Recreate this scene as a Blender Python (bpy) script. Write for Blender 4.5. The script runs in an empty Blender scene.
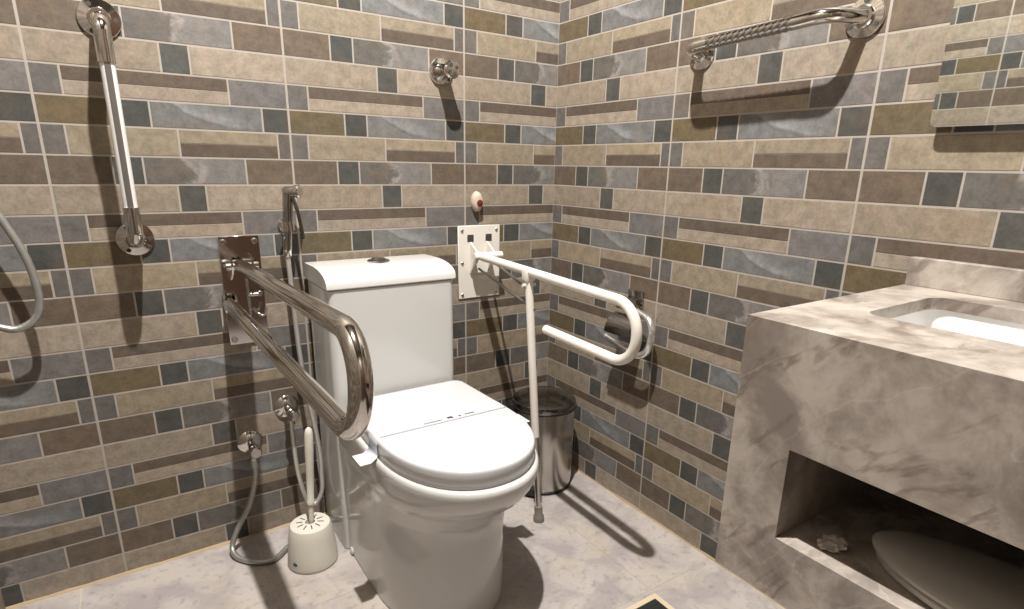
import bpy, bmesh, math, random
from mathutils import Vector, Matrix
random.seed(7)
PI = math.pi
sc = bpy.context.scene
COL = sc.collection

def V(*a):
    return Vector(a if len(a) > 1 else a[0])

def lin(r, g, b):
    f = lambda c: (c / 255 / 12.92) if c / 255 <= .04045 else ((c / 255 + .055) / 1.055) ** 2.4
    return (f(r), f(g), f(b), 1.0)

# ------------------------------------------------------------------ materials
def new_mat(name):
    m = bpy.data.materials.new(name)
    m.use_nodes = True
    nt = m.node_tree
    return m, nt, nt.nodes['Principled BSDF']

def simple(name, col, rough=.5, metal=0., spec=.5, noise=0., nscale=30., coat=0., bump=0.):
    m, nt, b = new_mat(name)
    b.inputs['Base Color'].default_value = col
    b.inputs['Roughness'].default_value = rough
    b.inputs['Metallic'].default_value = metal
    b.inputs['Specular IOR Level'].default_value = spec
    b.inputs['Coat Weight'].default_value = coat
    tc = nt.nodes.new('ShaderNodeTexCoord')
    nz = nt.nodes.new('ShaderNodeTexNoise')
    nz.inputs['Scale'].default_value = nscale
    nz.inputs['Detail'].default_value = 4
    nt.links.new(tc.outputs['Object'], nz.inputs['Vector'])
    mr = nt.nodes.new('ShaderNodeMapRange')
    mr.inputs['To Min'].default_value = 1 - noise
    mr.inputs['To Max'].default_value = 1 + noise
    nt.links.new(nz.outputs['Fac'], mr.inputs['Value'])
    mx = nt.nodes.new('ShaderNodeMix'); mx.data_type = 'RGBA'; mx.blend_type = 'MULTIPLY'
    mx.inputs['Factor'].default_value = 1
    mx.inputs['A'].default_value = col
    cb = nt.nodes.new('ShaderNodeCombineColor')
    for k in range(3):
        nt.links.new(mr.outputs['Result'], cb.inputs[k])
    nt.links.new(cb.outputs['Color'], mx.inputs['B'])
    nt.links.new(mx.outputs['Result'], b.inputs['Base Color'])
    if bump:
        bp = nt.nodes.new('ShaderNodeBump'); bp.inputs['Strength'].default_value = bump
        bp.inputs['Distance'].default_value = .002
        nt.links.new(nz.outputs['Fac'], bp.inputs['Height'])
        nt.links.new(bp.outputs['Normal'], b.inputs['Normal'])
    return m

class NG:
    """small helper to write node graphs"""
    def __init__(s, nt): s.nt = nt
    def _set(s, sock, v):
        if isinstance(v, bpy.types.NodeSocket): s.nt.links.new(v, sock)
        else: sock.default_value = v
    def math(s, op, a, b=0., c=0.):
        n = s.nt.nodes.new('ShaderNodeMath'); n.operation = op
        s._set(n.inputs[0], a); s._set(n.inputs[1], b); s._set(n.inputs[2], c)
        return n.outputs[0]
    def sstep(s, x, a, b, lo=0., hi=1.):
        n = s.nt.nodes.new('ShaderNodeMapRange'); n.interpolation_type = 'SMOOTHSTEP'
        s._set(n.inputs['Value'], x); n.inputs['From Min'].default_value = a; n.inputs['From Max'].default_value = b
        n.inputs['To Min'].default_value = lo; n.inputs['To Max'].default_value = hi
        return n.outputs['Result']
    def mix(s, f, a, b, blend='MIX'):
        n = s.nt.nodes.new('ShaderNodeMix'); n.data_type = 'RGBA'; n.blend_type = blend
        s._set(n.inputs['Factor'], f); s._set(n.inputs['A'], a); s._set(n.inputs['B'], b)
        return n.outputs['Result']
    def noise(s, vec, scale, detail=4, rough=.55, dist=0.):
        n = s.nt.nodes.new('ShaderNodeTexNoise')
        n.inputs['Scale'].default_value = scale; n.inputs['Detail'].default_value = detail
        n.inputs['Roughness'].default_value = rough; n.inputs['Distortion'].default_value = dist
        s.nt.links.new(vec, n.inputs['Vector'])
        return n.outputs['Fac']
    def gray(s, v):
        n = s.nt.nodes.new('ShaderNodeCombineColor')
        for k in range(3): s._set(n.inputs[k], v)
        return n.outputs['Color']

def stone_material():
    m, nt, b = new_mat('tile_stone_print')
    g = NG(nt)
    at = nt.nodes.new('ShaderNodeAttribute'); at.attribute_name = 'stone'
    kd = nt.nodes.new('ShaderNodeAttribute'); kd.attribute_name = 'kind'
    uvn = nt.nodes.new('ShaderNodeUVMap'); uvn.uv_map = 'cell'
    sx = nt.nodes.new('ShaderNodeSeparateXYZ'); nt.links.new(uvn.outputs['UV'], sx.inputs[0])
    u, v = sx.outputs[0], sx.outputs[1]
    tc = nt.nodes.new('ShaderNodeTexCoord'); P = tc.outputs['Object']
    n1 = g.noise(P, 38, 5, .6); n2 = g.noise(P, 150, 3, .6); n3 = g.noise(P, 14, 3, .5, .6)
    val = g.math('ADD', g.sstep(n1, .25, .75, .80, 1.18), g.sstep(n2, .2, .8, -.13, .13))
    base = at.outputs['Color']
    # swirl: right half paler, ragged edge with pale wisps
    nw = g.noise(P, 26, 5, .62, .8)
    uu = g.math('ADD', u, g.math('MULTIPLY', g.math('SUBTRACT', nw, .5), .5))
    uu = g.math('ADD', uu, g.math('MULTIPLY', g.math('POWER', g.math('SUBTRACT', v, .5), 2.), .35))
    is1 = g.math('COMPARE', kd.outputs['Fac'], .5, .1)
    f = g.math('MULTIPLY', g.sstep(uu, .40, .56), is1)
    ln = g.math('MULTIPLY', g.math('SUBTRACT', 1., g.sstep(g.math('ABSOLUTE', g.math('SUBTRACT', uu, .52)), 0., .09)), is1)
    base = g.mix(g.math('MULTIPLY', f, .42), base, lin(140, 136, 132))
    base = g.mix(g.math('MULTIPLY', ln, .38), base, lin(166, 157, 150))
    # wave: pale sweep, curved like a breaking wave, with a darker line under it
    is2 = g.math('COMPARE', kd.outputs['Fac'], 1., .1)
    cu = g.math('MULTIPLY', g.math('POWER', g.math('MAXIMUM', g.math('SUBTRACT', 1., u), 0.), 2.4), 1.5)
    t = g.math('ADD', g.math('SUBTRACT', v, cu), g.math('MULTIPLY', g.math('SUBTRACT', nw, .5), .30))
    w1 = g.math('MULTIPLY', g.math('MULTIPLY', g.sstep(t, -.02, .12), g.sstep(t, .75, .1)), g.sstep(u, 1., .55))
    w2 = g.math('SUBTRACT', 1., g.sstep(g.math('ABSOLUTE', g.math('ADD', t, .06)), 0., .09))
    w2 = g.math('MULTIPLY', w2, g.math('MULTIPLY', g.sstep(u, .12, .35), g.sstep(u, .85, .5)))
    base = g.mix(g.math('MULTIPLY', g.math('MULTIPLY', w1, is2), .45), base, lin(160, 160, 160))
    base = g.mix(g.math('MULTIPLY', g.math('MULTIPLY', w2, is2), .32), base, lin(80, 82, 85))
    base = g.mix(1., base, g.gray(val), 'MULTIPLY')
    # rust / ochre bloom and a faint change of hue in the print
    base = g.mix(g.math('MULTIPLY', g.sstep(n3, .5, .72), .16), base, lin(122, 97, 64))
    hue = g.noise(P, 55, 4, .6)
    base = g.mix(1., base, g.mix(g.sstep(hue, .36, .64), (1.03, .985, 1.012, 1), (.975, 1.012, .985, 1)), 'MULTIPLY')
    nt.links.new(base, b.inputs['Base Color'])
    b.inputs['Roughness'].default_value = .55
    b.inputs['Specular IOR Level'].default_value = .3
    bp = nt.nodes.new('ShaderNodeBump'); bp.inputs['Strength'].default_value = .25; bp.inputs['Distance'].default_value = .002
    nt.links.new(n1, bp.inputs['Height']); nt.links.new(bp.outputs['Normal'], b.inputs['Normal'])
    return m

def floor_material():
    m, nt, b = new_mat('floor_pale_stone')
    g = NG(nt)
    tc = nt.nodes.new('ShaderNodeTexCoord'); P = tc.outputs['Object']
    n1 = g.noise(P, 9, 6, .6, .5); n2 = g.noise(P, 45, 5, .65); n3 = g.noise(P, 5, 3, .5, 1.)
    c = g.mix(g.sstep(n1, .38, .62), lin(160, 151, 148), lin(182, 173, 166))
    c = g.mix(g.math('MULTIPLY', g.sstep(n3, .48, .72), .4), c, lin(184, 170, 146))
    c = g.mix(g.math('MULTIPLY', g.sstep(n2, .52, .68), .45), c, lin(126, 117, 113))
    nt.links.new(c, b.inputs['Base Color'])
    b.inputs['Roughness'].default_value = .42
    b.inputs['Specular IOR Level'].default_value = .35
    return m

def marble_material():
    m, nt, b = new_mat('grey_brown_marble')
    g = NG(nt)
    tc = nt.nodes.new('ShaderNodeTexCoord')
    mp = nt.nodes.new('ShaderNodeMapping'); mp.inputs['Rotation'].default_value = (.5, .3, .6)
    nt.links.new(tc.outputs['Object'], mp.inputs['Vector']); P = mp.outputs['Vector']
    n1 = g.noise(P, 8.5, 7, .66, .3); n2 = g.noise(P, 11, 5, .6, .4); n4 = g.noise(P, 60, 4, .6)
    mp2 = nt.nodes.new('ShaderNodeMapping'); mp2.inputs['Scale'].default_value = (1, .5, 1.9)
    mp3 = nt.nodes.new('ShaderNodeMapping'); mp3.inputs['Rotation'].default_value = (math.radians(50), 0, 0)
    nt.links.new(tc.outputs['Object'], mp3.inputs['Vector']); nt.links.new(mp3.outputs['Vector'], mp2.inputs['Vector'])
    n3 = g.noise(mp2.outputs['Vector'], 4.2, 5, .6, .5); n5 = g.noise(mp2.outputs['Vector'], 3.1, 5, .55, .3)
    c = g.mix(g.sstep(n1, .36, .64), lin(134, 124, 115), lin(184, 174, 163))
    v1 = g.math('SUBTRACT', 1., g.sstep(g.math('ABSOLUTE', g.math('SUBTRACT', n3, .5)), 0., .03))
    c = g.mix(g.math('MULTIPLY', g.math('MULTIPLY', v1, g.sstep(n2, .40, .58)), .55), c, lin(100, 86, 76))
    v2 = g.math('SUBTRACT', 1., g.sstep(g.math('ABSOLUTE', g.math('SUBTRACT', n5, .53)), 0., .008))
    c = g.mix(g.math('MULTIPLY', v2, .18), c, lin(214, 204, 192))
    c = g.mix(g.math('MULTIPLY', g.sstep(n2, .55, .70), .45), c, lin(120, 106, 95))
    c = g.mix(g.math('MULTIPLY', g.sstep(n4, .5, .75), .2), c, lin(138, 126, 114))
    nt.links.new(c, b.inputs['Base Color'])
    b.inputs['Roughness'].default_value = .28
    b.inputs['Specular IOR Level'].default_value = .4
    return m

M = dict(
    stone=stone_material(), floor=floor_material(), marble=marble_material(),
    grout=simple('grout', lin(162, 153, 142), .8, noise=.10, nscale=25),
    floor_grout=simple('floor_grout', lin(200, 186, 166), .8, noise=.1),
    caulk=simple('aged_caulk', lin(172, 150, 118), .7, noise=.25, nscale=18),
    plaster=simple('ceiling_plaster', lin(176, 170, 160), .9, noise=.02),
    ceramic=simple('white_ceramic', lin(205, 203, 198), .12, spec=.5, noise=.01, nscale=4),
    basin=simple('basin_ceramic', lin(238, 236, 232), .12, spec=.5, noise=.01, nscale=4),
    seat=simple('white_seat_plastic', lin(202, 201, 201), .22, spec=.45, noise=.008, nscale=4),
    plastic=simple('offwhite_plastic', lin(214, 208, 194), .4, noise=.02),
    slot=simple('dark_slot', lin(60, 56, 50), .7, noise=.1),
    chrome=simple('chrome', (.72, .70, .67, 1), .09, 1., noise=.03, nscale=12),
    polished=simple('polished_steel', (.62, .59, .55, 1), .10, 1., noise=.04, nscale=14),
    satin=simple('satin_steel', (.55, .53, .50, 1), .24, 1., noise=.06, nscale=20),
    darkchrome=simple('dark_chrome', (.42, .40, .38, 1), .14, 1., noise=.05),
    grey_hose=simple('grey_hose', (.40, .39, .36, 1), .42, .7, noise=.1, nscale=80),
    pale_hose=simple('pale_hose', (.62, .60, .56, 1), .3, .6, noise=.08, nscale=80),
    white_paint=simple('white_powder_coat', lin(226, 219, 208), .32, noise=.015),
    rubber=simple('grey_rubber', lin(120, 113, 104), .7, noise=.06),
    black=simple('black_plastic', lin(26, 25, 24), .42, noise=.08),
    grey_rod=simple('grey_rod', (.30, .28, .26, 1), .35, .8, noise=.05),
    red=simple('red_button', lin(105, 40, 28), .35, noise=.05),
    paper=simple('white_paper', lin(206, 206, 208), .7, noise=.01),
    print=simple('grey_print', lin(66, 66, 70), .7, noise=.05),
    print_line=simple('pale_blue_print', lin(130, 134, 146), .7, noise=.02),
    mirror=simple('mirror_silver', (.80, .83, .81, 1), .015, 1., noise=0.),
    sticker=simple('blue_sticker', lin(40, 88, 120), .5, noise=.1),
    drain=simple('drain_dark', lin(48, 50, 46), .5, .4, noise=.2),
    drain_rim=simple('drain_rim_stone', lin(205, 188, 158), .6, noise=.08),
    tissue=simple('tissue_paper', lin(234, 230, 222), .9, noise=.02),
    wood=simple('added_dark_door_wood', lin(74, 52, 38), .4, noise=.2, nscale=6),
    oval=simple('grey_white_plastic', lin(178, 173, 165), .35, noise=.03),  # white plastic lowered to an even grey-white
    button=simple('aged_button_plastic', lin(196, 178, 160), .4, noise=.03),
    lid_steel=simple('dark_steel', (.22, .21, .20, 1), .16, 1., noise=.08),
    pale_metal=simple('pale_polished_metal', (.88, .87, .85, 1), .2, .9, noise=.01),
    grip_white=simple('white_grip', lin(238, 236, 232), .25, .15, noise=.01),
    wrap=simple('plastic_wrap', lin(190, 182, 172), .2, noise=.2),
)
M['glow'], _nt, _b = new_mat('lamp_diffuser')
_b.inputs['Emission Color'].default_value = (1., .86, .70, 1); _b.inputs['Emission Strength'].default_value = 6
_b.inputs['Base Color'].default_value = (.9, .9, .88, 1)

# ------------------------------------------------------------------ mesh builder
def frame(t):
    t = t.normalized()
    a = Vector((0, 0, 1)) if abs(t.z) < .9 else Vector((1, 0, 0))
    n = t.cross(a).normalized()
    return n, t.cross(n).normalized()

def fillet(pts, r, seg=8):
    """round the inner corners of a polyline"""
    pts = [V(p) for p in pts]
    out = [pts[0]]
    for i in range(1, len(pts) - 1):
        a, p, b = pts[i - 1], pts[i], pts[i + 1]
        d1, d2 = (a - p), (b - p)
        l1, l2 = d1.length, d2.length
        d1.normalize(); d2.normalize()
        ang = d1.angle(d2)
        if ang > PI - .02: out.append(p); continue
        k = min(r / math.tan(ang / 2), l1 * .49, l2 * .49)
        s, e = p + d1 * k, p + d2 * k
        rr = k * math.tan(ang / 2)
        c = p + (d1 + d2).normalized() * (rr / math.sin(ang / 2))
        va, vb = s - c, e - c
        for j in range(seg + 1):
            w = PI - ang; t = j / seg
            out.append(c + (va * math.sin((1 - t) * w) + vb * math.sin(t * w)) / math.sin(w))
    out.append(pts[-1])
    return out

def smooth_path(pts, n=8):
    """Catmull-Rom"""
    pts = [V(p) for p in pts]
    q = [pts[0] * 2 - pts[1]] + pts + [pts[-1] * 2 - pts[-2]]
    out = []
    for i in range(1, len(q) - 2):
        a, b, c, d = q[i - 1], q[i], q[i + 1], q[i + 2]
        for j in range(n):
            t = j / n
            out.append(.5 * (2 * b + (c - a) * t + (2 * a - 5 * b + 4 * c - d) * t * t + (3 * b - a - 3 * c + d) * t ** 3))
    out.append(pts[-1])
    return out

class MB:
    def __init__(s): s.bm = bmesh.new()
    def ring_loft(s, rings, cap0=True, cap1=True, closed=True):
        bm = s.bm
        vs = [[bm.verts.new(p) for p in r] for r in rings]
        n = len(vs[0])
        for a, b in zip(vs, vs[1:]):
            for i in range(n if closed else n - 1):
                j = (i + 1) % n
                bm.faces.new((a[i], a[j], b[j], b[i]))
        if cap0: bm.faces.new(list(reversed(vs[0])))
        if cap1: bm.faces.new(vs[-1])
        return s
    def tube(s, pts, r, seg=16, cap=True, radii=None, twist=None):
        pts = [V(p) for p in pts]
        n = len(pts)
        tang = []
        for i in range(n):
            a = pts[max(i - 1, 0)]; b = pts[min(i + 1, n - 1)]
            tang.append((b - a).normalized())
        nn, bb = frame(tang[0])
        rings = []
        run = 0.
        for i in range(n):
            if i:
                q = tang[i - 1].rotation_difference(tang[i])
                nn = (q @ nn); nn = (nn - tang[i] * nn.dot(tang[i])).normalized()
                bb = tang[i].cross(nn)
                run += (pts[i] - pts[i - 1]).length
            rr = radii[i] if radii else r
            ring = []
            for k in range(seg):
                a = 2 * PI * k / seg
                rk = rr * (twist(a, run) if twist else 1.)
                ring.append(pts[i] + (nn * math.cos(a) + bb * math.sin(a)) * rk)
            rings.append(ring)
        return s.ring_loft(rings, cap, cap)
    def lathe(s, prof, o=(0, 0, 0), axis=(0, 0, 1), seg=32, cap=True):
        """prof: (radius, height along the axis)"""
        o = V(o); ax = V(axis).normalized(); n, b = frame(ax)
        rings = [[o + ax * h + (n * math.cos(2 * PI * k / seg) + b * math.sin(2 * PI * k / seg)) * max(r, 1e-5) for k in range(seg)] for r, h in prof]
        return s.ring_loft(rings, cap, cap)
    def box(s, c, size, bev=0., seg=2, rot=None):
        bm2 = bmesh.new()
        bmesh.ops.create_cube(bm2, size=1.)
        for v in bm2.verts: v.co = Vector((v.co.x * size[0], v.co.y * size[1], v.co.z * size[2]))
        if bev > 0:
            bmesh.ops.bevel(bm2, geom=bm2.edges[:], offset=min(bev, min(size) * .49), segments=seg, affect='EDGES', profile=.5)
        mat = Matrix.Translation(V(c)) @ (rot.to_4x4() if rot else Matrix())
        bm2.transform(mat)
        me = bpy.data.meshes.new('tmp'); bm2.to_mesh(me); bm2.free()
        s.bm.from_mesh(me); bpy.data.meshes.remove(me)
        return s
    def span(s, a, b, bev=0., seg=2):
        a, b = V(a), V(b)
        return s.box((a + b) / 2, [abs(x) for x in (b - a)], bev, seg)
    def prism(s, outline, w):
        """outline: list of 3D points, w: extrude vector"""
        w = V(w)
        return s.ring_loft([[V(p) for p in outline], [V(p) + w for p in outline]])
    def build(s, name, mat, parent=None, loc=None, sharp=38, flat=False):
        """vertices are given in room coordinates; parent: the thing they belong to; loc: origin of a one-mesh thing"""
        off = V(0, 0, 0)
        p = parent
        while p is not None:
            off += p.location; p = p.parent
        if loc is not None: off = V(loc)
        bmesh.ops.recalc_face_normals(s.bm, faces=s.bm.faces[:])
        for v in s.bm.verts: v.co -= off
        me = bpy.data.meshes.new(name)
        s.bm.to_mesh(me); s.bm.free()
        if not flat:
            me.shade_smooth()
            me.set_sharp_from_angle(angle=math.radians(sharp))
        me.materials.append(mat)
        o = bpy.data.objects.new(name, me); COL.objects.link(o)
        if parent is not None: o.parent = parent
        elif loc is not None: o.location = V(loc)
        return o

def thing(name, label, cat, loc, group=None):
    o = bpy.data.objects.new(name, None); COL.objects.link(o)
    o.empty_display_size = .05
    o.location = V(loc)
    o['label'] = label; o['category'] = cat
    if group: o['group'] = group
    return o

def tag(o, label, cat, group=None):
    o['label'] = label; o['category'] = cat
    if group: o['group'] = group
    return o

# ------------------------------------------------------------------ room shell
XL, YF, ZC = -1.58, -2.35, 2.95        # left wall, front wall, ceiling
H = 0.0608333
TONE = .70                             # scales all tile colours down evenly, to weaken bounced light
TP = .5                                 # tile width
OLIVE, BROWN, BROWN2 = lin(116, 103, 80), lin(118, 104, 90), lin(110, 97, 85)
BEIGE, BEIGE2, BEIGE3 = lin(166, 152, 134), lin(164, 150, 128), lin(171, 157, 140)
SLATE, SLATE2, SGREY = lin(87, 86, 82), lin(93, 92, 87), lin(116, 111, 106)
GREYB, WAVE = lin(113, 108, 102), lin(130, 129, 127)
# rows of the print, from R1 (top) to R5: (u0, u1, v0, v1, colour, kind)
ROWS = {
    1: [(0, .23, 0, 1, BROWN, 0), (.23, .348, 0, 1, SLATE, 0), (.348, .777, 0, 1, GREYB, .5), (.777, 1, 0, 1, BROWN, 0)],
    2: [(0, .472, 0, 1, BEIGE, 0), (.472, .589, 0, 1, SLATE2, 0), (.589, 1, 0, 1, BEIGE3, 0)],
    3: [(0, .103, 0, 1, SGREY, 0), (.103, .736, .5, 1, BROWN2, 0), (.103, .736, 0, .5, BEIGE3, 0), (.736, 1, 0, 1, lin(128, 123, 120), 0)],
    4: [(0, .283, 0, 1, OLIVE, 0), (.283, .404, 0, 1, SLATE, 0), (.404, .875, 0, 1, WAVE, 1.), (.875, 1, 0, 1, SLATE, 0)],
    5: [(0, .086, 0, 1, SGREY, 0), (.086, .503, 0, 1, BEIGE2, 0), (.503, .937, .5, 1, BEIGE2, 0), (.503, .937, 0, .5, BROWN2, 0), (.937, 1, 0, 1, lin(112, 107, 103), 0)],
}
ORDER = [2, 1, 5, 4, 3]                 # from the floor upwards
ADJ = [-.0025, -.0003, .001, .0024, -.001]

def zrow(n): return max(0., n * H + (ADJ[n % 5] if n else 0.))

def tiled_wall(name, length, seam, place, back, ztop=ZC):
    """place(s, d, z): room point s metres along the wall from its start, d metres out of it, z up"""
    bm = bmesh.new()
    uvl = bm.loops.layers.uv.new('cell')
    cl = bm.loops.layers.float_color.new('stone')
    fk = bm.faces.layers.float.new('kind')
    # slab behind, face at d = 0, is the grout
    slab = [[place(a, d, z) for a, z in ((0, 0), (length, 0), (length, ztop), (0, ztop))] for d in (-back, 0)]
    vs = [[bm.verts.new(p) for p in r] for r in slab]
    for i in range(4):
        j = (i + 1) % 4
        bm.faces.new((vs[0][i], vs[0][j], vs[1][j], vs[1][i]))
    bm.faces.new(vs[0][::-1]); bm.faces.new(vs[1])
    for f in bm.faces: f.material_index = 1
    nrow = int(ztop / H) + 1
    k0 = math.floor((0 - seam) / TP) - 1; k1 = math.ceil((length - seam) / TP) + 1
    for n in range(nrow):
        row = ROWS[ORDER[n % 5]]
        z0, z1 = zrow(n), min(zrow(n + 1), ztop)
        if z1 - z0 < .006: continue
        for k in range(k0, k1):
            for (u0, u1, v0, v1, col, kind) in row:
                gl = .0027 if u0 == 0 else .0021
                gr = .0027 if u1 == 1 else .0021
                a0 = seam + (k + u0) * TP + gl; a1 = seam + (k + u1) * TP - gr
                b0 = z0 + (z1 - z0) * v0 + (.0021 if v0 == 0 else .0005); b1 = z0 + (z1 - z0) * v1 - (.0021 if v1 == 1 else .0005)
                ca0, ca1 = max(a0, 0.), min(a1, length)
                if ca1 - ca0 < .003: continue
                j = random.uniform(.94, 1.06); w = random.uniform(-.015, .015)
                cc = (col[0] * j * (1 + w) * TONE, col[1] * j * TONE, col[2] * j * (1 - w) * TONE, 1)
                c = .0004
                o4 = [bm.verts.new(place(a, .0002, z)) for a, z in ((ca0, b0), (ca1, b0), (ca1, b1), (ca0, b1))]
                i4 = [bm.verts.new(place(a, .0006, z)) for a, z in ((ca0 + c, b0 + c), (ca1 - c, b0 + c), (ca1 - c, b1 - c), (ca0 + c, b1 - c))]
                fs = [bm.faces.new(i4)] + [bm.faces.new((o4[q], o4[(q + 1) % 4], i4[(q + 1) % 4], i4[q])) for q in range(4)]
                for f in fs:
                    f[fk] = kind
                    for l in f.loops:
                        l[cl] = cc
                inv = lambda p: p
                us = [(ca0 - a0) / (a1 - a0), (ca1 - a0) / (a1 - a0)]
                for f in fs:
                    for l in f.loops:
                        idx = i4.index(l.vert) if l.vert in i4 else o4.index(l.vert)
                        l[uvl].uv = (us[1] if idx in (1, 2) else us[0], 1. if idx >= 2 else 0.)
    bmesh.ops.recalc_face_normals(bm, faces=bm.faces[:])
    me = bpy.data.meshes.new(name); bm.to_mesh(me); bm.free()
    me.materials.append(M['stone']); me.materials.append(M['grout'])
    o = bpy.data.objects.new(name, me); COL.objects.link(o)
    o['kind'] = 'structure'
    return o

AS = .338333; BS = .499583
tiled_wall('wall_back', -XL, (-AS - XL) % TP, lambda s, d, z: V(XL + s, -d, z), .12)
tiled_wall('wall_right', -YF, BS % TP, lambda s, d, z: V(-d, -s, z), .12)
tiled_wall('wall_left', -YF, (-.65 - YF) % TP, lambda s, d, z: V(XL + d, YF + s, z), .12)
tiled_wall('wall_front', -XL, .2, lambda s, d, z: V(-s, YF + d, z), .12)

def floor_mesh():
    bm = bmesh.new()
    def quad(x0, x1, y0, y1, z, mi):
        f = bm.faces.new([bm.verts.new((x, y, z)) for x, y in ((x0, y0), (x1, y0), (x1, y1), (x0, y1))]); f.material_index = mi
    b = MB().span((XL, YF, -.12), (0, 0, -.001)); me = bpy.data.meshes.new('t'); b.bm.to_mesh(me); bm.from_mesh(me)
    for f in bm.faces: f.material_index = 1
    ys = [.022 - .4 * k for k in range(8)]; xs = [.165 - .4 * k for k in range(7)]
    for xa, xb in zip(xs, xs[1:]):
        for ya, yb in zip(ys, ys[1:]):
            x1, x0, y1, y0 = min(xa - .001, 0), max(xb + .001, XL), min(ya - .001, 0), max(yb + .001, YF)
            if x1 - x0 > .005 and y1 - y0 > .005: quad(x0, x1, y0, y1, 0, 0)
    me = bpy.data.meshes.new('floor'); bm.to_mesh(me); bm.free()
    me.materials.append(M['floor']); me.materials.append(M['floor_grout'])
    o = bpy.data.objects.new('floor', me); COL.objects.link(o); o['kind'] = 'structure'
floor_mesh()
o = MB().span((XL - .12, YF - .12, ZC), (.12, .12, ZC + .1)).build('ceiling', M['plaster'], flat=True); o['kind'] = 'structure'

def bead(name, p, q, n):
    """aged sealing bead where a wall meets the floor: quarter round, irregular"""
    p, q, n = V(p), V(q), V(n)
    rings = []
    for i in range(41):
        c = p.lerp(q, i / 40); r = .006 * random.uniform(.6, 1.25)
        rings.append([c, c + n * r, c + n * r * .6 + V(0, 0, r * .55), c + V(0, 0, r)])
    o = MB().ring_loft(rings).build(name, M['caulk']); o['kind'] = 'structure'
bead('trim_1', (XL, -.0005, 0), (0, -.0005, 0), (0, -1, 0))
bead('trim_2', (-.0005, -.006, 0), (-.0005, YF, 0), (-.5, 0, 0))

# unseen dark doorway added behind the camera to cut bounced light
o = MB().span((-1.30, YF + .0012, 0), (-1.24, YF + .03, 2.1), .003, 1).span((-.36, YF + .0012, 0), (-.30, YF + .03, 2.1), .003, 1).span((-1.24, YF + .0012, 2.04), (-.36, YF + .03, 2.1), .003, 1).build('trim_3', M['wood']); o['kind'] = 'structure'
o = MB().span((-1.237, YF + .0012, .006), (-.363, YF + .022, 2.037), .002, 1).build('added_door_1', M['wood'], loc=(-.8, YF, 0)); o['kind'] = 'structure'
MB().tube(fillet([(-1.17, YF + .022, 1.02), (-1.17, YF + .07, 1.02), (-1.04, YF + .07, 1.02)], .02, 6), .009, 14).lathe([(.026, 0), (.026, .006), (.02, .008)], (-1.17, YF + .022, 1.02), (0, 1, 0), 24).build('handle', M['satin'], o)

# ------------------------------------------------------------------ toilet
TCX = -.652
def plan(hw, yf, yb, yc, z, n=26, p=2.2, back_r=.03, hb=None, cx=TCX):
    """plan outline: straight back, nearly straight sides, superelliptic nose"""
    hb = hw if hb is None else hb
    pts = []
    for i in range(n + 1):                      # nose, right to left
        a = PI * i / n
        c, s_ = math.cos(a), math.sin(a)
        x = math.copysign(abs(c) ** (2 / p), c) * hw
        y = yc - (abs(s_) ** (2 / p)) * (yc - yf)
        pts.append(V(cx + x, y, z))
    m = 6
    for i in range(1, m): pts.append(V(cx - hw + (hw - hb) * i / m, yc + (yb - back_r - yc) * i / m, z))
    for i in range(5):
        a = PI / 2 * i / 4
        pts.append(V(cx - hb + back_r * (1 - math.cos(a)), yb - back_r + back_r * math.sin(a), z))
    for i in range(5):
        a = PI / 2 * i / 4
        pts.append(V(cx + hb - back_r * (1 - math.sin(a)), yb - back_r + back_r * math.cos(a), z))
    for i in range(1, m): pts.append(V(cx + hb + (hw - hb) * i / m, yb - back_r + (yc - yb + back_r) * i / m, z))
    return pts

toilet = thing('toilet', 'white one-piece toilet with closed lid standing between the two folding grab rails', 'toilet', (TCX, -.4, 0))
rings = []
for z, hw, yf, yc, dx in ((0, .151, -.625, -.42, -.015), (.004, .157, -.632, -.42, -.015), (.05, .157, -.632, -.42, -.015), (.20, .157, -.630, -.42, -.013), (.252, .159, -.630, -.43, -.010),
                      (.262, .163, -.640, -.43, -.008), (.30, .169, -.666, -.45, -.005), (.316, .173, -.684, -.46, -.003), (.322, .177, -.700, -.46, -.002), (.350, .180, -.722, -.47, 0), (.375, .1815, -.735, -.48, 0), (.392, .182, -.739, -.48, 0), (.400, .1805, -.7375, -.48, 0), (.4035, .176, -.733, -.48, 0)):
    rings.append(plan(hw, yf, -.02, yc, z, hb=min(hw, .178), p=2.15, cx=TCX + dx))
MB().ring_loft(rings).build('bowl', M['ceramic'], toilet, sharp=50)

def rrect(x0, x1, y0, y1, z, r, n=5):
    out = []
    for cx, cy, a0 in ((x1 - r, y1 - r, 0), (x0 + r, y1 - r, PI / 2), (x0 + r, y0 + r, PI), (x1 - r, y0 + r, 1.5 * PI)):
        for i in range(n + 1):
            a = a0 + PI / 2 * i / n
            out.append(V(cx + r * math.cos(a), cy + r * math.sin(a), z))
    return out
TX0, TX1 = -.834, -.488
tr = []
for z, d in ((0, .003), (.003, 0), (.40, .0), (.728, 0), (.731, .004)):
    tr.append(rrect(TX0 + d, TX1 - d, -.212 + d, -.022, z, .018))
MB().ring_loft(tr).build('tank', M['ceramic'], toilet)
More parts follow.
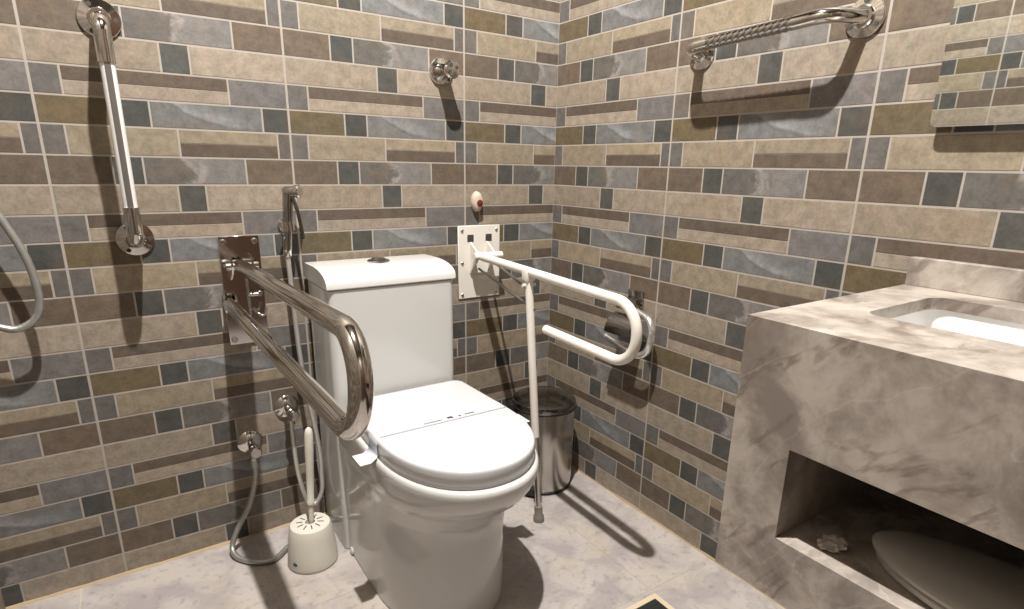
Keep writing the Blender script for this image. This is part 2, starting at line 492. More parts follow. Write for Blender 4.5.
# tank lid: profile in y-z swept across, big roll on the front edge
prof = [(-.020, .732), (-.020, .770), (-.024, .775), (-.10, .7765)]
for i in range(1, 11):
    a = PI / 2 * i / 10
    prof.append((-.10 - .116 * math.sin(a) ** 1.0, .7365 + .040 * math.cos(a) ** .75 if i < 10 else .7345))
prof += [(-.214, .732)]
lr = []
for x, s_ in ((TX0 - .002, .97), (TX0 + .001, .99), (TX0 + .006, 1.), (TX1 - .006, 1.), (TX1 - .001, .99), (TX1 + .002, .97)):
    lr.append([V(x, -.117 + (y + .117) * (.5 + .5 * s_), .754 + (z - .754) * s_) for y, z in prof])
MB().ring_loft(lr).build('tank_lid', M['ceramic'], toilet, sharp=35)
fb = MB().lathe([(.030, .774), (.030, .779), (.028, .7805), (.020, .781), (.0195, .784), (.017, .7855), (0, .786)], (-.660, -.100, 0)).build('flush_button', M['darkchrome'], toilet)
# seat and lid
def slab_rings(hw, yf, yb, yc, hb, prof, p=2.15, br=.025):
    return [plan(hw - d, yf + d, yb - d, yc, z, hb=hb - d, p=p, back_r=br) for z, d in prof]
MB().ring_loft(slab_rings(.1725, -.7225, -.225, -.485, .164, ((.4036, .003), (.405, 0), (.4115, 0), (.4122, .002)))).build('seat', M['seat'], toilet, sharp=50)
seat_lid = MB().ring_loft(slab_rings(.1740, -.725, -.228, -.485, .166, ((.4124, .001), (.4135, 0), (.440, 0), (.4445, .0012), (.4465, .0035), (.447, .008)))).build('lid', M['seat'], toilet, sharp=50)
for x in (-.075, .075): MB().tube([(TCX + x - .018, -.222, .416), (TCX + x + .018, -.222, .416)], .010, 14).build('hinge', M['seat'], toilet)
# bolt cover on the skirt
MB().lathe([(.011, 0), (.011, .003), (.008, .005), (0, .0055)], (-.8235, -.235, .012), (-1, 0, 0), 18).build('bolt_cover', M['ceramic'], toilet)

# paper band around the lid
def band():
    y0, y1 = -.474, -.420
    e = .0012
    hw = .1750
    path = [(TCX - hw - .046, .4075), (TCX - hw - .022, .4077), (TCX - hw - .004, .409), (TCX - hw - e, .4125), (TCX - hw - e, .4365), (TCX - hw + .003, .4445), (TCX - hw + .012, .4482)]
    path += [(2 * TCX - x, z) for x, z in reversed(path)]
    bm = MB()
    sk = lambda x: .030 * min(1, max(0, abs(x - TCX) - hw + .012) / .03)
    rings = []
    for (x, z) in path:
        s_ = -sk(x)
        rings.append([V(x, y0 + s_, z), V(x, y1 + s_, z), V(x, y1 + s_, z + .0005), V(x, y0 + s_, z + .0005)])
    bm.ring_loft(rings)
    r = thing('paper_band', 'white printed paper hygiene band wrapped across the closed toilet lid', 'paper band', (TCX, -.447, .448))
    bm.build('strip', M['paper'], r, sharp=60)
    ln = MB()
    ln.box((TCX + .004, y0 + .003, .44885), (.33, .0011, .0003))
    ln.build('border_line', M['print_line'], r, flat=True)
    pr = MB()
    yt = y0 + .0135
    rnd = random.Random(3)
    x = TCX - .052                        # small illegible line of print left of the emblem
    while x < TCX - .006:
        w = rnd.uniform(.0022, .004)
        pr.box((x + w / 2, yt - .001, .44885), (w, rnd.uniform(.005, .0065), .0003)); x += w + .0012
    pr.box((TCX + .017, yt + .002, .44885), (.014, .0105, .0003)); pr.box((TCX + .022, yt - .0035, .44885), (.006, .003, .0003))
    pr.box((TCX + .0425, yt - .001, .44885), (.005, .0095, .0003))
    x = TCX + .057
    while x < TCX + .082:
        w = rnd.uniform(.003, .0048)
        pr.box((x + w / 2, yt + .0005, .44885), (w, rnd.uniform(.0055, .007), .0003)); x += w + .001
    pr.build('print', M['print'], r, flat=True)
band()

# ------------------------------------------------------------------ folding grab rails
def bolt(c, axis, r=.006, h=.004, seg=12):
    return MB().lathe([(r, 0), (r, h * .5), (r * .7, h), (0, h)], c, axis, seg)

steel = thing('folding_grab_rail', 'polished steel U-shaped folding grab rail left of the toilet', 'grab rail', (-.986, 0, .70))
MB().span((-1.034, -.0055, .570), (-.938, -.0012, .850), .0015, 1).build('wall_plate', M['chrome'], steel)
for x in (-1.022, -.950):
    for z in (.585, .70, .836):
        bolt((x, -.0055, z), (0, -1, 0), .0075, .005).build('bolt', M['satin'], steel)
hg = MB()
for x in (-1.013, -.966): hg.prism([(x - .002, -.005, .740), (x - .002, -.005, .806), (x - .002, -.045, .798), (x - .002, -.052, .78), (x - .002, -.045, .762)], (.004, 0, 0))
hg.tube([(-1.026, -.038, .779), (-.952, -.038, .779)], .0095, 16)
for x in (-1.036, -1.012): hg.prism([(x - .002, -.005, .652), (x - .002, -.005, .712), (x - .002, -.040, .702), (x - .002, -.048, .685), (x - .002, -.040, .668)], (.004, 0, 0))
hg.build('hinge', M['chrome'], steel)
path = fillet([(-.993, -.032, .779), (-.993, -.918, .818), (-1.000, -.912, .668), (-1.026, -.030, .684)], .069, 14)
MB().tube(path, .0165, 24).build('bar', M['polished'], steel)
ctch = MB().tube(fillet([(-.965, -.006, .655), (-.965, -.035, .655), (-.950, -.040, .645), (-.944, -.040, .668)], .006, 4), .0035, 10).tube([(-.978, -.008, .740), (-.978, -.008, .625)], .004, 10)
ctch.tube([(-.978, -.010, .70), (-.955, -.014, .70)], .005, 10)
ctch.build('catch', M['satin'], steel)

white = thing('folding_grab_rail', 'white folding grab rail with support leg right of the toilet', 'grab rail', (-.29, 0, .62))
MB().span((-.366, -.0045, .620), (-.214, -.0012, .850), .0018, 1).build('wall_plate', M['white_paint'], white)
for x in (-.352, -.228):
    for z in (.634, .735, .836):
        bolt((x, -.0045, z), (0, -1, 0), .005, .0035).build('bolt', M['satin'], white)
for x in (-.322, -.256): MB().span((x - .0115, -.0056, .800), (x + .0115, -.004, .822), .0008, 1).build('slot', M['slot'], white)
hg = MB()
for x in (-.322, -.262):
    hg.prism([(x - .0025, -.004, .70), (x - .0025, -.004, .800), (x - .0025, -.045, .775), (x - .0025, -.060, .76), (x - .0025, -.050, .745)], (.005, 0, 0))
hg.span((-.325, -.012, .700), (-.259, -.004, .742), .002, 1)
hg.tube([(-.336, -.050, .760), (-.236, -.050, .760)], .0115, 18)
hg.build('hinge', M['white_paint'], white)
path = fillet([(-.312, -.045, .760), (-.313, -.735, .742), (-.313, -.735, .600), (-.313, -.40, .609)], .0695, 14)
MB().tube(path, .0124, 24).build('bar', M['white_paint'], white)
lt, lf = V(-.3125, -.312, .752), V(-.297, -.376, 0)
leg = MB().tube([lt.lerp(lf, .03), lt.lerp(lf, .64)], .0115, 18).build('leg', M['white_paint'], white)
MB().tube([lt.lerp(lf, .635), lt.lerp(lf, .955)], .0088, 16).build('leg_extension', M['satin'], leg)
q = (lf - lt).normalized()
MB().lathe([(.0092, 0), (.0125, .002), (.0125, .028), (.016, .034), (.017, .046), (.0165, .0512)], lt.lerp(lf, .934), q, 22).build('rubber_foot', M['rubber'], leg)
cl = MB().box(V(-.3125, -.312, .744), (.030, .028, .034), .004)
cl.tube([(-.334, -.315, .716), (-.291, -.315, .716)], .005, 10)
cl.build('clamp', M['white_paint'], white)
MB().tube([(-.300, -.020, .716), (-.3035, -.332, .6475)], .0042, 10).build('brace', M['grey_rod'], white)
MB().tube([(-.268, -.050, .742), (-.296, -.315, .690)], .0042, 10).build('brace', M['grey_rod'], white)

# ------------------------------------------------------------------ fixed grab bars
def flange(c, n, r=.039):
    m = MB().lathe([(r, .0012), (r, .004), (r * .96, .0062), (r * .55, .0085), (.021, .013), (.0185, .016)], c, n, 36)
    return m

vb = thing('grab_bar', 'vertical grab bar with bright grip and chrome ends on the wall above the shower hose', 'grab bar', (-1.203, 0, 1.08))
D = .096
for z in (1.308, .853):
    f = flange((-1.203, 0, z), (0, -1, 0)).build('flange', M['chrome'], vb)
    for k in range(3):
        a = PI / 2 + k * 2 * PI / 3 + .5
        MB().lathe([(.0048, 0), (.0048, .0012), (.003, .0014), (0, .0008)], (-1.203 + .0295 * math.cos(a), -.0072, z + .0295 * math.sin(a)), (0, -1, 0), 10).build('screw', M['slot'], f)
D = .102
for z, zt, s_ in ((1.308, 1.284, -1), (.853, .858, 1)):
    MB().tube(fillet([(-1.203, -.010, z), (-1.203, -D, zt), (-1.203, -D, zt + s_ * .072)], .022, 10), .0155, 24).build('end_elbow', M['polished'], vb)
grip = MB().tube([(-1.203, -D, 1.214), (-1.203, -D, .928)], .0132, 32).build('grip', M['grip_white'], vb)
MB().ring_loft([[V(-1.203 + r * math.sin(a), -D - r * math.cos(a), z) for a, r in [(math.radians(-24 + 8 * k), .0136) for k in range(7)] + [(math.radians(24 - 8 * k), .0125) for k in range(7)]] for z in (1.213, .929)]).build('insert_strip', M['grey_rod'], grip)

hb = thing('grab_bar', 'chrome horizontal grab bar with twisted grip on the wall beside the mirror', 'grab bar', (0, -.767, 1.30))
D = .077
za, zb = 1.298, 1.311
for y, z in ((-.577, za), (-.957, zb)):
    f = flange((0, y, z), (-1, 0, 0), .037).build('flange', M['chrome'], hb)
    for k in range(3):
        a = PI / 2 + k * 2 * PI / 3
        MB().lathe([(.0045, 0), (.0045, .0012), (.003, .0014), (0, .0008)], (-.0072, y + .0285 * math.cos(a), z + .0285 * math.sin(a)), (-1, 0, 0), 10).build('screw', M['slot'], f)
zz = lambda y: za + (zb - za) * (-.577 - y) / .38
MB().tube(fillet([(-.010, -.577, za), (-D, -.598, za), (-D, -.656, zz(-.656))], .045, 10), .0140, 24).build('end_elbow', M['polished'], hb)
MB().tube(fillet([(-.010, -.957, zb), (-D, -.926, zb), (-D, -.860, zz(-.860))], .045, 10), .0140, 24).build('end_elbow', M['polished'], hb)
N = 200
MB().tube([V(-D, -.653 - .209 * i / N, zz(-.653 - .209 * i / N)) for i in range(N + 1)], .0132, 36,
          twist=lambda a, s_: 1 + .045 * math.sin(4 * a + s_ * 400)).build('twisted_grip', M['darkchrome'], hb)

# robe hook
rh = thing('wall_hook', 'round chrome wall stub with dark holes high between the two fixed grab bars', 'hook', (-.412, 0, 1.278))
MB().lathe([(.036, .0012), (.036, .005), (.034, .008), (.024, .0095), (.020, .011)], (-.414, 0, 1.282), (0, -1, 0), 32).build('rosette', M['chrome'], rh)
for k in range(4):
    a = PI / 4 + k * PI / 2
    MB().lathe([(.0045, 0), (.0045, .0015), (0, .0012)], (-.414 +   .029 * math.cos(a), -.0085, 1.282 + .029 * math.sin(a)), (0, -1, 0), 10).build('screw', M['slot'], rh)
MB().lathe([(.0225, 0), (.0215, .01), (.0215, .050), (.0235, .054), (.0235, .062), (.020, .066), (.0, .0665)], (-.413, -.009, 1.281), (0, -1, -.02), 30).build('stub', M['polished'], rh)
for k in range(4):
    a = .5 + k * PI / 2
    MB().lathe([(.0052, -.002), (.0052, .0006), (0, .0006)], (-.413 + .0125 * math.cos(a), -.0757, 1.2797 + .0125 * math.sin(a)), (0, -1, -.02), 12).build('hole', M['slot'], rh)

# emergency call button
cb = thing('call_button', 'small white wall call button with red centre above the white rail plate', 'button', (-.301, 0, .923))
cs = []
for d, r in ((.0012, .94), (.004, 1.), (.014, .95), (.020, .78), (.0225, .45), (.0232, .1)):
    cs.append([V(-.301 + .019 * r * math.cos(a), -d, .923 + .031 * r * math.sin(a)) for a in [2 * PI * k / 28 for k in range(28)]])
MB().ring_loft(cs).build('body', M['button'], cb)
MB().lathe([(.0105, -.004), (.0105, .001), (.008, .0025), (0, .003)], (-.2985, -.0225, .919), (0, -1, 0), 18).build('push_button', M['red'], cb)

# ------------------------------------------------------------------ bidet sprayer and valves
hold = thing('sprayer_holder', 'chrome wall bracket carrying the hand sprayer beside the toilet tank', 'bracket', (-.873, 0, .873))
MB().lathe([(.017, .0012), (.017, .006), (.014, .008)], (-.873, 0, .873), (0, -1, 0), 24).build('rosette', M['chrome'], hold)
hk = MB().tube([(-.873, -.006, .873), (-.873, -.030, .873)], .006, 14)
hk.lathe([(.0165, -.012), (.0165, .012), (.0125, .012), (.0125, -.012), (.0165, -.012)], (-.8745, -.046, .873), (-.06, 0, 1), 22, cap=False)
hk.build('clip', M['chrome'], hold)
sp = thing('bidet_sprayer', 'chrome hand bidet sprayer with pale hose hanging left of the toilet tank', 'sprayer', (-.875, -.046, .80))
MB().tube(smooth_path([(-.8665, -.046, .955), (-.870, -.046, .925), (-.8735, -.046, .88), (-.879, -.046, .815)], 6), .01,
          16, radii=[.0135 - .0025 * i / 18 for i in range(19)]).build('handle', M['darkchrome'], sp)
MB().lathe([(.009, -.012), (.0125, -.006), (.0125, .010), (.0165, .024), (.0168, .030), (.0145, .032)], (-.8665, -.046, .958), (.75, -.65, .04), 22).build('spray_head', M['chrome'], sp)
MB().tube(smooth_path([(-.860, -.056, .948), (-.853, -.066, .915), (-.847, -.070, .870), (-.845, -.070, .842)], 5), .0046, 10).build('trigger', M['lid_steel'], sp)
MB().lathe([(.0105, 0), (.0105, -.016), (.008, -.020)], (-.8795, -.046, .815), (.08, 0, 1), 14).build('hose_nut', M['chrome'], sp)
MB().tube(smooth_path([(-.881, -.046, .798), (-.879, -.050, .70), (-.876, -.054, .56), (-.868, -.055, .44), (-.852, -.055, .32), (-.8435, -.055, .225), (-.8445, -.055, .165), (-.850, -.062, .115), (-.872, -.066, .085), (-.894, -.062, .105), (-.908, -.052, .19), (-.911, -.045, .29), (-.911, -.044, .335)], 8), .0062, 14).build('hose', M['pale_hose'], sp)

def valve(name, label, c, knobdir):
    x, z = c
    r = thing(name, label, 'valve', (x, 0, z))
    MB().lathe([(.033, .0012), (.033, .003), (.028, .008), (.014, .013), (.011, .014)], (x, 0, z), (0, -1, 0), 30).build('escutcheon', M['chrome'], r)
    b = MB().lathe([(.010, 0), (.010, .026), (.0125, .028), (.0125, .044), (.009, .048)], (x, -.012, z), (0, -1, 0), 20)
    b.lathe([(.0085, 0), (.0085, .022), (.0105, .024), (.0105, .036), (.007, .037)], (x, -.044, z), (0, 0, -1), 18)
    b.build('body', M['darkchrome'], r)
    kd = V(knobdir)
    k = MB().lathe([(.006, 0), (.006, .016), (.015, .018), (.016, .022), (.016, .030), (.013, .034), (0, .0345)], V(x, -.044, z) + kd * .006, kd, 12)
    k.build('knob', M['darkchrome'], r)
    return r
valve('angle_valve', 'chrome angle valve with round cover feeding the pale sprayer hose', (-.911, .372), (0, -1, 0))
valve('angle_valve', 'low chrome angle valve feeding the grey hose on the floor', (-1.014, .290), (0, -1, 0))
sh = MB().tube(smooth_path([(-1.014, -.044, .250), (-1.018, -.046, .20), (-1.040, -.048, .13), (-1.078, -.052, .065), (-1.097, -.064, .024), (-1.090, -.098, .0095), (-1.055, -.140, .0085), (-1.010, -.155, .0085), (-.965, -.118, .0085), (-.92, -.085, .0085), (-.875, -.066, .012), (-.842, -.060, .022)], 9), .0072, 14)
sh.lathe([(.0105, 0), (.0105, -.020), (.008, -.023)], (-1.014, -.044, .254), (0, 0, 1), 14)
tag(sh.build('supply_hose', M['grey_hose'], None, (-1.03, -.08, 0)), 'grey flexible water hose looping from the low valve onto the floor behind the brush', 'hose')

# ------------------------------------------------------------------ toilet brush
BX, BY = -.920, -.200
bh = thing('brush_holder', 'off-white bucket-shaped toilet brush holder on the floor left of the toilet', 'brush holder', (BX, BY, 0))
MB().lathe([(.061, 0), (.0635, .003), (.0645, .010), (.062, .040), (.0565, .085), (.053, .106), (.050, .1135), (.042, .1155), (.0125, .1175), (.0125, .105)], (BX, BY, 0), (0, 0, 1), 40).build('cup', M['plastic'], bh)
so = MB()
for k in range(10):
    a = 2 * PI * k / 10 + .2
    c = V(BX + .027 * math.cos(a), BY + .027 * math.sin(a), .1168)
    so.box(c, (.016, .0026, .0012), 0, 1, Matrix.Rotation(a, 3, 'Z') @ Matrix.Rotation(.07, 3, 'Y'))
so.build('vent_slot', M['slot'], bh, flat=True)
stn = []
for d in (0, .0008):
    ring = []
    for k in range(16):
        a = 2 * PI * k / 16
        ang = math.radians(212) + .11 * math.cos(a); z = .026 + .005 * math.sin(a)
        rr = .0630 + d
        ring.append(V(BX + rr * math.cos(ang), BY + rr * math.sin(ang), z))
    stn.append(ring)
MB().ring_loft(stn).build('sticker', M['sticker'], bh)
tb = thing('toilet_brush', 'off-white toilet brush handle standing in its holder beside the toilet', 'brush', (BX, BY, .02))
top = V(-.903, -.200, .385); bot = V(BX, BY, .045)
MB().tube([bot.lerp(top, t) for t in (0, .2, .25, .36, .37, .40, .41, .6, .8, .95, .985, 1.)], .006, 18,
          radii=[.006, .006, .0065, .0065, .010, .010, .0085, .0098, .011, .0105, .008, .003]).build('handle', M['plastic'], tb)
MB().lathe([(.004, -.01), (.020, -.006), (.026, .01), (.026, .035), (.016, .052), (.006, .056)], (BX, BY, .02), (0, 0, 1), 20).build('bristle_head', M['plastic'], tb)

# ------------------------------------------------------------------ bin
BC = (-.152, -.190)
bn = thing('pedal_bin', 'round stainless steel pedal bin in the corner behind the white rail', 'bin', (BC[0], BC[1], 0))
MB().lathe([(.090, .008), (.096, .012), (.098, .03), (.1, .14), (.1, .279), (.097, .283)], (*BC, 0), (0, 0, 1), 56).build('body', M['satin'], bn)
MB().lathe([(.094, 0), (.098, .002), (.0985, .010), (.095, .012)], (*BC, 0), (0, 0, 1), 48).build('base_ring', M['black'], bn)
lid = MB().lathe([(.098, .281), (.1035, .284), (.1045, .297), (.102, .305), (.093, .310), (.05, .316), (0, .318)], (*BC, 0), (0, 0, 1), 56).build('lid', M['lid_steel'], bn)
MB().lathe([(.1045, .2810), (.1062, .2825), (.1062, .288), (.1040, .2895)], (*BC, 0), (0, 0, 1), 48, cap=False).build('rim_ring', M['black'], lid)
dd = V(-.82, -.57, 0).normalized()
ps = MB().box(V(*BC, .014) + dd * .108, (.030, .040, .007), .002, 2, Matrix.Rotation(math.atan2(dd.y, dd.x), 3, 'Z'))
ps.build('pedal', M['black'], bn)
hd = -dd
MB().box(V(*BC, .279) + V(-.9, .43, 0).normalized() * .108, (.020, .048, .030), .004, 2, Matrix.Rotation(math.atan2(.43, -.9), 3, 'Z')).build('hinge_block', M['black'], bn)

# ------------------------------------------------------------------ toilet paper holder
tp = thing('toilet_paper_holder', 'chrome toilet paper holder with flap on the right wall behind the white rail', 'paper holder', (0, -.43, .60))
MB().span((-.008, -.452, .628), (-.0012, -.392, .690), .002, 2).build('wall_plate', M['darkchrome'], tp)
pv = MB().span((-.048, -.440, .642), (-.006, -.404, .666), .003, 2)
pv.tube([(-.040, -.385, .640), (-.040, -.470, .640)], .006, 14)
pv.build('post', M['darkchrome'], tp)
fl = []
for k in range(13):
    a = math.radians(82 - 84 * k / 12)
    x, z = -.036 - .050 * math.cos(a), .572 + .052 * math.sin(a)
    n = V(-math.cos(a), 0, math.sin(a)) * .0016
    fl.append([V(x, -.385, z), V(x, -.482, z), V(x, -.482, z) + n, V(x, -.385, z) + n])
MB().ring_loft(fl).build('flap', M['darkchrome'], tp)
MB().tube(fillet([(-.040, -.462, .640), (-.045, -.535, .625), (-.058, -.535, .508), (-.060, -.365, .545)], .048, 12), .0105, 16).build('roll_arm', M['pale_metal'], tp)

# ------------------------------------------------------------------ vanity
VX, VY0, VY1, VZ0, VZ1 = -.494, -1.124, -1.98, .415, .8305
vn = thing('vanity_unit', 'wall-hung grey-brown marble vanity unit with open niche below the mirror', 'vanity', (-.25, -1.55, VZ0))
# body: counter with cut-out, front slab with niche opening
HX0, HX1, HY0, HY1 = -.335, -.095, -1.205, -1.70      # basin cut-out
T = .020
cnt = MB()
def plate_with_hole(m, outer, inner, z0, z1):
    """outer and inner: same length outlines (x, y)"""
    bm = m.bm
    A = [[bm.verts.new((x, y, z)) for x, y in o] for o in (outer, inner) for z in (z0, z1)]
    o0, o1, i0, i1 = A
    n = len(o0)
    for i in range(n):
        j = (i + 1) % n
        bm.faces.new((o0[i], o0[j], o1[j], o1[i])); bm.faces.new((i0[j], i0[i], i1[i], i1[j]))
        bm.faces.new((o1[i], o1[j], i1[j], i1[i])); bm.faces.new((o0[j], o0[i], i0[i], i0[j]))
inn = [(p.x, p.y) for p in rrect(HX0, HX1, HY1, HY0, 0, .028, 7)]
out = []
cx, cy = (HX0 + HX1) / 2, (HY0 + HY1) / 2
nseg = len(inn) // 4
corners = [(-.0012, VY0), (VX, VY0), (VX, VY1), (-.0012, VY1)]
for qd in range(4):
    for i in range(nseg): out.append(corners[qd])
# spread the duplicated outer corner points a little so that no face is degenerate
def spread(c, i, n, qd):
    e = .004 * (i - (n - 1) / 2) / n
    x, y = c
    if qd == 0: return (x, y + e) if e < 0 else (x - e, y)
    if qd == 1: return (x - e, y) if e < 0 else (x, y - e)
    if qd == 2: return (x, y - e) if e < 0 else (x + e, y)
    return (x + e, y) if e < 0 else (x, y + e)
out = [spread(corners[qd], i, nseg, qd) for qd in range(4) for i in range(nseg)]
plate_with_hole(cnt, out, inn, VZ1 - T, VZ1)
cnt.build('countertop', M['marble'], vn, flat=True)
# front slab with opening, built in the y-z plane
OY0, OY1, OZ0, OZ1 = -1.217, -1.90, .514, .656
fr = MB()
fr.span((VX, VY0, VZ0), (VX + T, OY0, VZ1 - T))
fr.span((VX, OY1, VZ0), (VX + T, VY1, VZ1 - T))
fr.span((VX, OY0, OZ1), (VX + T, OY1, VZ1 - T))
fr.span((VX, OY0, VZ0), (VX + T, OY1, OZ0))
bmesh.ops.remove_doubles(fr.bm, verts=fr.bm.verts[:], dist=1e-5)
fr.build('front_panel', M['marble'], vn, flat=True)
MB().span((VX + T, VY0, VZ0), (-.0012, VY0 - T, VZ1 - T)).build('end_panel', M['marble'], vn, flat=True)
MB().span((VX + T, VY1 + T, VZ0), (-.0012, VY1, VZ1 - T)).build('end_panel', M['marble'], vn, flat=True)
MB().span((VX + T, VY0 - T, VZ0), (-.0012, VY1 + T, VZ0 + .015)).build('bottom_panel', M['marble'], vn, flat=True)
sf = MB().span((VX + T, OY0, OZ0 - .018), (-.03, OY1, OZ0 - .0005))
sf.build('niche_shelf', M['marble'], vn, flat=True)
nb = MB().span((VX + T, OY0 + .018, OZ0 - .018), (-.03, OY0, OZ1 + .012)).span((VX + T, OY1, OZ0 - .018), (-.03, OY1 - .018, OZ1 + .012))
nb.span((-.03, OY0 + .018, OZ0 - .018), (-.012, OY1 - .018, OZ1 + .012)).span((VX + T, OY0, OZ1 - .0), (-.03, OY1, OZ1 + .012))
nb.build('niche_lining', M['marble'], vn, flat=True)
MB().span((-.021, VY0, VZ1), (-.0012, VY1, .882), .001, 1).build('backsplash', M['marble'], vn, flat=True)
# undermount basin, a little larger than the cut-out
bs = []
for z, d, r in ((VZ1 - T, .004, .030), (VZ1 - T - .002, .004, .030), (.745, .002, .034), (.712, -.004, .045), (.700, -.022, .05), (.694, -.06, .05)):
    bs.append(rrect(HX0 - d, HX1 + d, HY1 - d, HY0 + d, z, r, 7))
inner_last = bs[-1]
ob = []
for z, d, r in ((.684, -.05, .05), (.690, -.012, .05), (.71, .006, .045), (.745, .018, .04), (VZ1 - T, .024, .04)):
    ob.append(rrect(HX0 - d, HX1 + d, HY1 - d, HY0 + d, z, r, 7))
bb = MB().ring_loft(bs, False, True); bb.ring_loft(ob, True, False)
a = bs[0]; b = ob[-1]
vs = [[bb.bm.verts.new(p) for p in r] for r in (a, b)]
for i in range(len(a)):
    j = (i + 1) % len(a); bb.bm.faces.new((vs[0][i], vs[0][j], vs[1][j], vs[1][i]))
bmesh.ops.remove_doubles(bb.bm, verts=bb.bm.verts[:], dist=1e-5)
basin = bb.build('basin', M['basin'], vn, sharp=60)
MB().lathe([(.022, .694), (.022, .697), (.016, .6975), (.014, .695), (0, .695)], (cx, cy, 0), (0, 0, 1), 24).build('basin_drain', M['chrome'], basin)

# oval lid in the niche
ol = thing('toilet_seat_lid', 'white oval two-layered seat lid lying in the open niche of the vanity', 'seat', (-.405, -1.47, OZ0))
def oval(rx, ry, prof, c):
    return MB().ring_loft([[V(c[0] + (rx - d) * math.cos(a), c[1] + (ry - d) * math.sin(a), z) for a in [2 * PI * k / 48 for k in range(48)]] for z, d in prof])
oval(.080, .163, ((OZ0 + .0002, .006), (OZ0 + .004, .001), (OZ0 + .011, 0), (OZ0 + .014, .004)), (-.392, -1.475)).build('seat', M['oval'], ol)
oval(.082, .166, ((OZ0 + .0142, .004), (OZ0 + .016, .001), (OZ0 + .021, 0), (OZ0 + .025, .004), (OZ0 + .028, .016), (OZ0 + .030, .04)), (-.390, -1.470)).build('lid', M['oval'], ol)
# crumpled wrapper
wr = bmesh.new(); bmesh.ops.create_icosphere(wr, subdivisions=3, radius=1.)
rw = random.Random(11)
for v in wr.verts:
    k = 1 + rw.uniform(-.3, .25)
    v.co = Vector((v.co.x * .020 * k - .445, v.co.y * .016 * k - 1.275, OZ0 + .0065 + max(v.co.z * .008 * k, -.006)))
w = MB(); w.bm.free(); w.bm = wr
tag(w.build('plastic_wrapper', M['wrap'], None, (-.445, -1.275, OZ0), sharp=15), 'small crumpled plastic wrapper lying at the end of the vanity niche', 'wrapper')

# ------------------------------------------------------------------ mirror
mr = thing('mirror', 'frameless mirror with rounded corner on the wall above the vanity backsplash', 'mirror', (0, -1.5, 1.10))
MY0, MY1, MZ0, MZ1 = -1.112, -1.82, 1.108, 1.95
MB().ring_loft([[V(-.022, p.x, p.y) for p in rrect(MY1, MY0, MZ0, MZ1, 0, .012, 5)], [V(-.018, p.x, p.y) for p in rrect(MY1, MY0, MZ0, MZ1, 0, .012, 5)]]).build('glass', M['mirror'], mr)
MB().ring_loft([[V(-.0178, p.x, p.y) for p in rrect(MY1 + .004, MY0 - .004, MZ0 + .004, MZ1 - .004, 0, .012, 5)], [V(-.012, p.x, p.y) for p in rrect(MY1 + .004, MY0 - .004, MZ0 + .004, MZ1 - .004, 0, .012, 5)]]).build('backing', M['slot'], mr)
for y in (-1.24, -1.70):
    MB().span((-.012, y - .03, 1.15), (-.0012, y + .03, 1.88), .002, 1).build('mount', M['slot'], mr)

# ------------------------------------------------------------------ shower hose, drain, lamp
hs = MB().tube(smooth_path([(-1.500, -.052, 1.25), (-1.470, -.052, 1.02), (-1.425, -.055, .912), (-1.399, -.058, .835), (-1.390, -.060, .765), (-1.396, -.060, .715), (-1.418, -.060, .690), (-1.450, -.060, .685), (-1.490, -.058, .72), (-1.525, -.052, .84), (-1.535, -.045, 1.0)], 9), .0075, 14,
               twist=lambda a, s_: 1 + .04 * math.sin(s_ * 2 * PI / .006))
tag(hs.build('shower_hose', M['grey_hose'], None, (-1.45, -.055, .685)), 'grey metal shower hose hanging in a loop below and beside the vertical grab bar', 'hose')

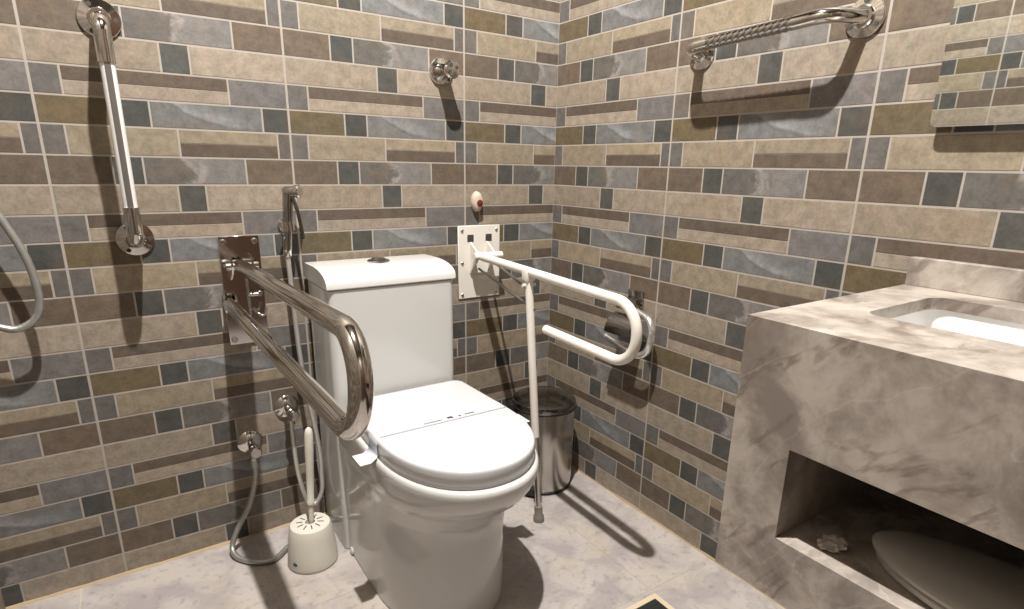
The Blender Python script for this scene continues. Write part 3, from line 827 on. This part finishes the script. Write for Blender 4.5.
fd = thing('floor_drain', 'square floor drain with dark grate set into the pale floor', 'drain', (-.29, -.845, 0))
DX1, DY1, DS = -.235, -.792, .115
rim = MB()
o = [(DX1, DY1), (DX1 - DS, DY1), (DX1 - DS, DY1 - DS), (DX1, DY1 - DS)]
w_ = .014
i_ = [(DX1 - w_, DY1 - w_), (DX1 - DS + w_, DY1 - w_), (DX1 - DS + w_, DY1 - DS + w_), (DX1 - w_, DY1 - DS + w_)]
plate_with_hole(rim, o, i_, .0002, .0022)
rim.build('rim', M['drain_rim'], fd, flat=True)
gr = MB().span((DX1 - DS + w_, DY1 - DS + w_, .0002), (DX1 - w_, DY1 - w_, .0008))
for k in range(5):
    y = DY1 - w_ - .010 - k * .0167
    gr.span((DX1 - DS + w_, y - .004, .0008), (DX1 - w_, y + .004, .0016))
gr.build('grate', M['drain'], fd, flat=True)

LP = V(-.91, -.95, 2.85)
dl = thing('ceiling_light', 'round white surface lamp on the ceiling above the toilet', 'lamp', (LP.x, LP.y, ZC))
MB().lathe([(.075, 0), (.075, -.012), (.070, -.016), (.045, -.018), (.045, -.05), (.040, -.055), (.0, -.055)], (LP.x, LP.y, ZC), (0, 0, 1), 36).build('housing', M['plastic'], dl)
ld = bpy.data.lights.new('bulb', 'SPOT'); ld.energy = 425; ld.color = (1., .975, .945); ld.shadow_soft_size = .024
ld.spot_size = math.radians(140); ld.spot_blend = .5
lo = bpy.data.objects.new('bulb', ld); COL.objects.link(lo); lo.location = LP

# ------------------------------------------------------------------ camera, world, view
cam = bpy.data.cameras.new('camera'); co = bpy.data.objects.new('camera', cam); COL.objects.link(co)
rx, ro, rz = 1.2868, .0194, -.5941
R = Matrix.Rotation(rz, 4, 'Z') @ Matrix.Rotation(rx, 4, 'X') @ Matrix.Rotation(ro, 4, 'Z')
co.matrix_world = Matrix.Translation((-1.226083, -1.618167, 1.027833)) @ R
cam.sensor_fit = 'HORIZONTAL'; cam.sensor_width = 36
cam.lens = 585.0647 / 1024 * 36
cam.shift_x = -(517.8256 - 512) / 1024
cam.shift_y = (337.8211 - 304.5) / 1024
cam.clip_start = .02
sc.camera = co
wd = bpy.data.worlds.new('world'); sc.world = wd; wd.use_nodes = True
wd.node_tree.nodes['Background'].inputs['Color'].default_value = (.02, .02, .02, 1)
sc.view_settings.view_transform = 'Standard'
sc.view_settings.look = 'None'
sc.view_settings.gamma = 1.
sc.view_settings.use_curve_mapping = False
sc.view_settings.exposure = 0.
sc.cycles.max_bounces = 8
sc.cycles.diffuse_bounces = 2
sc.cycles.use_denoising = True
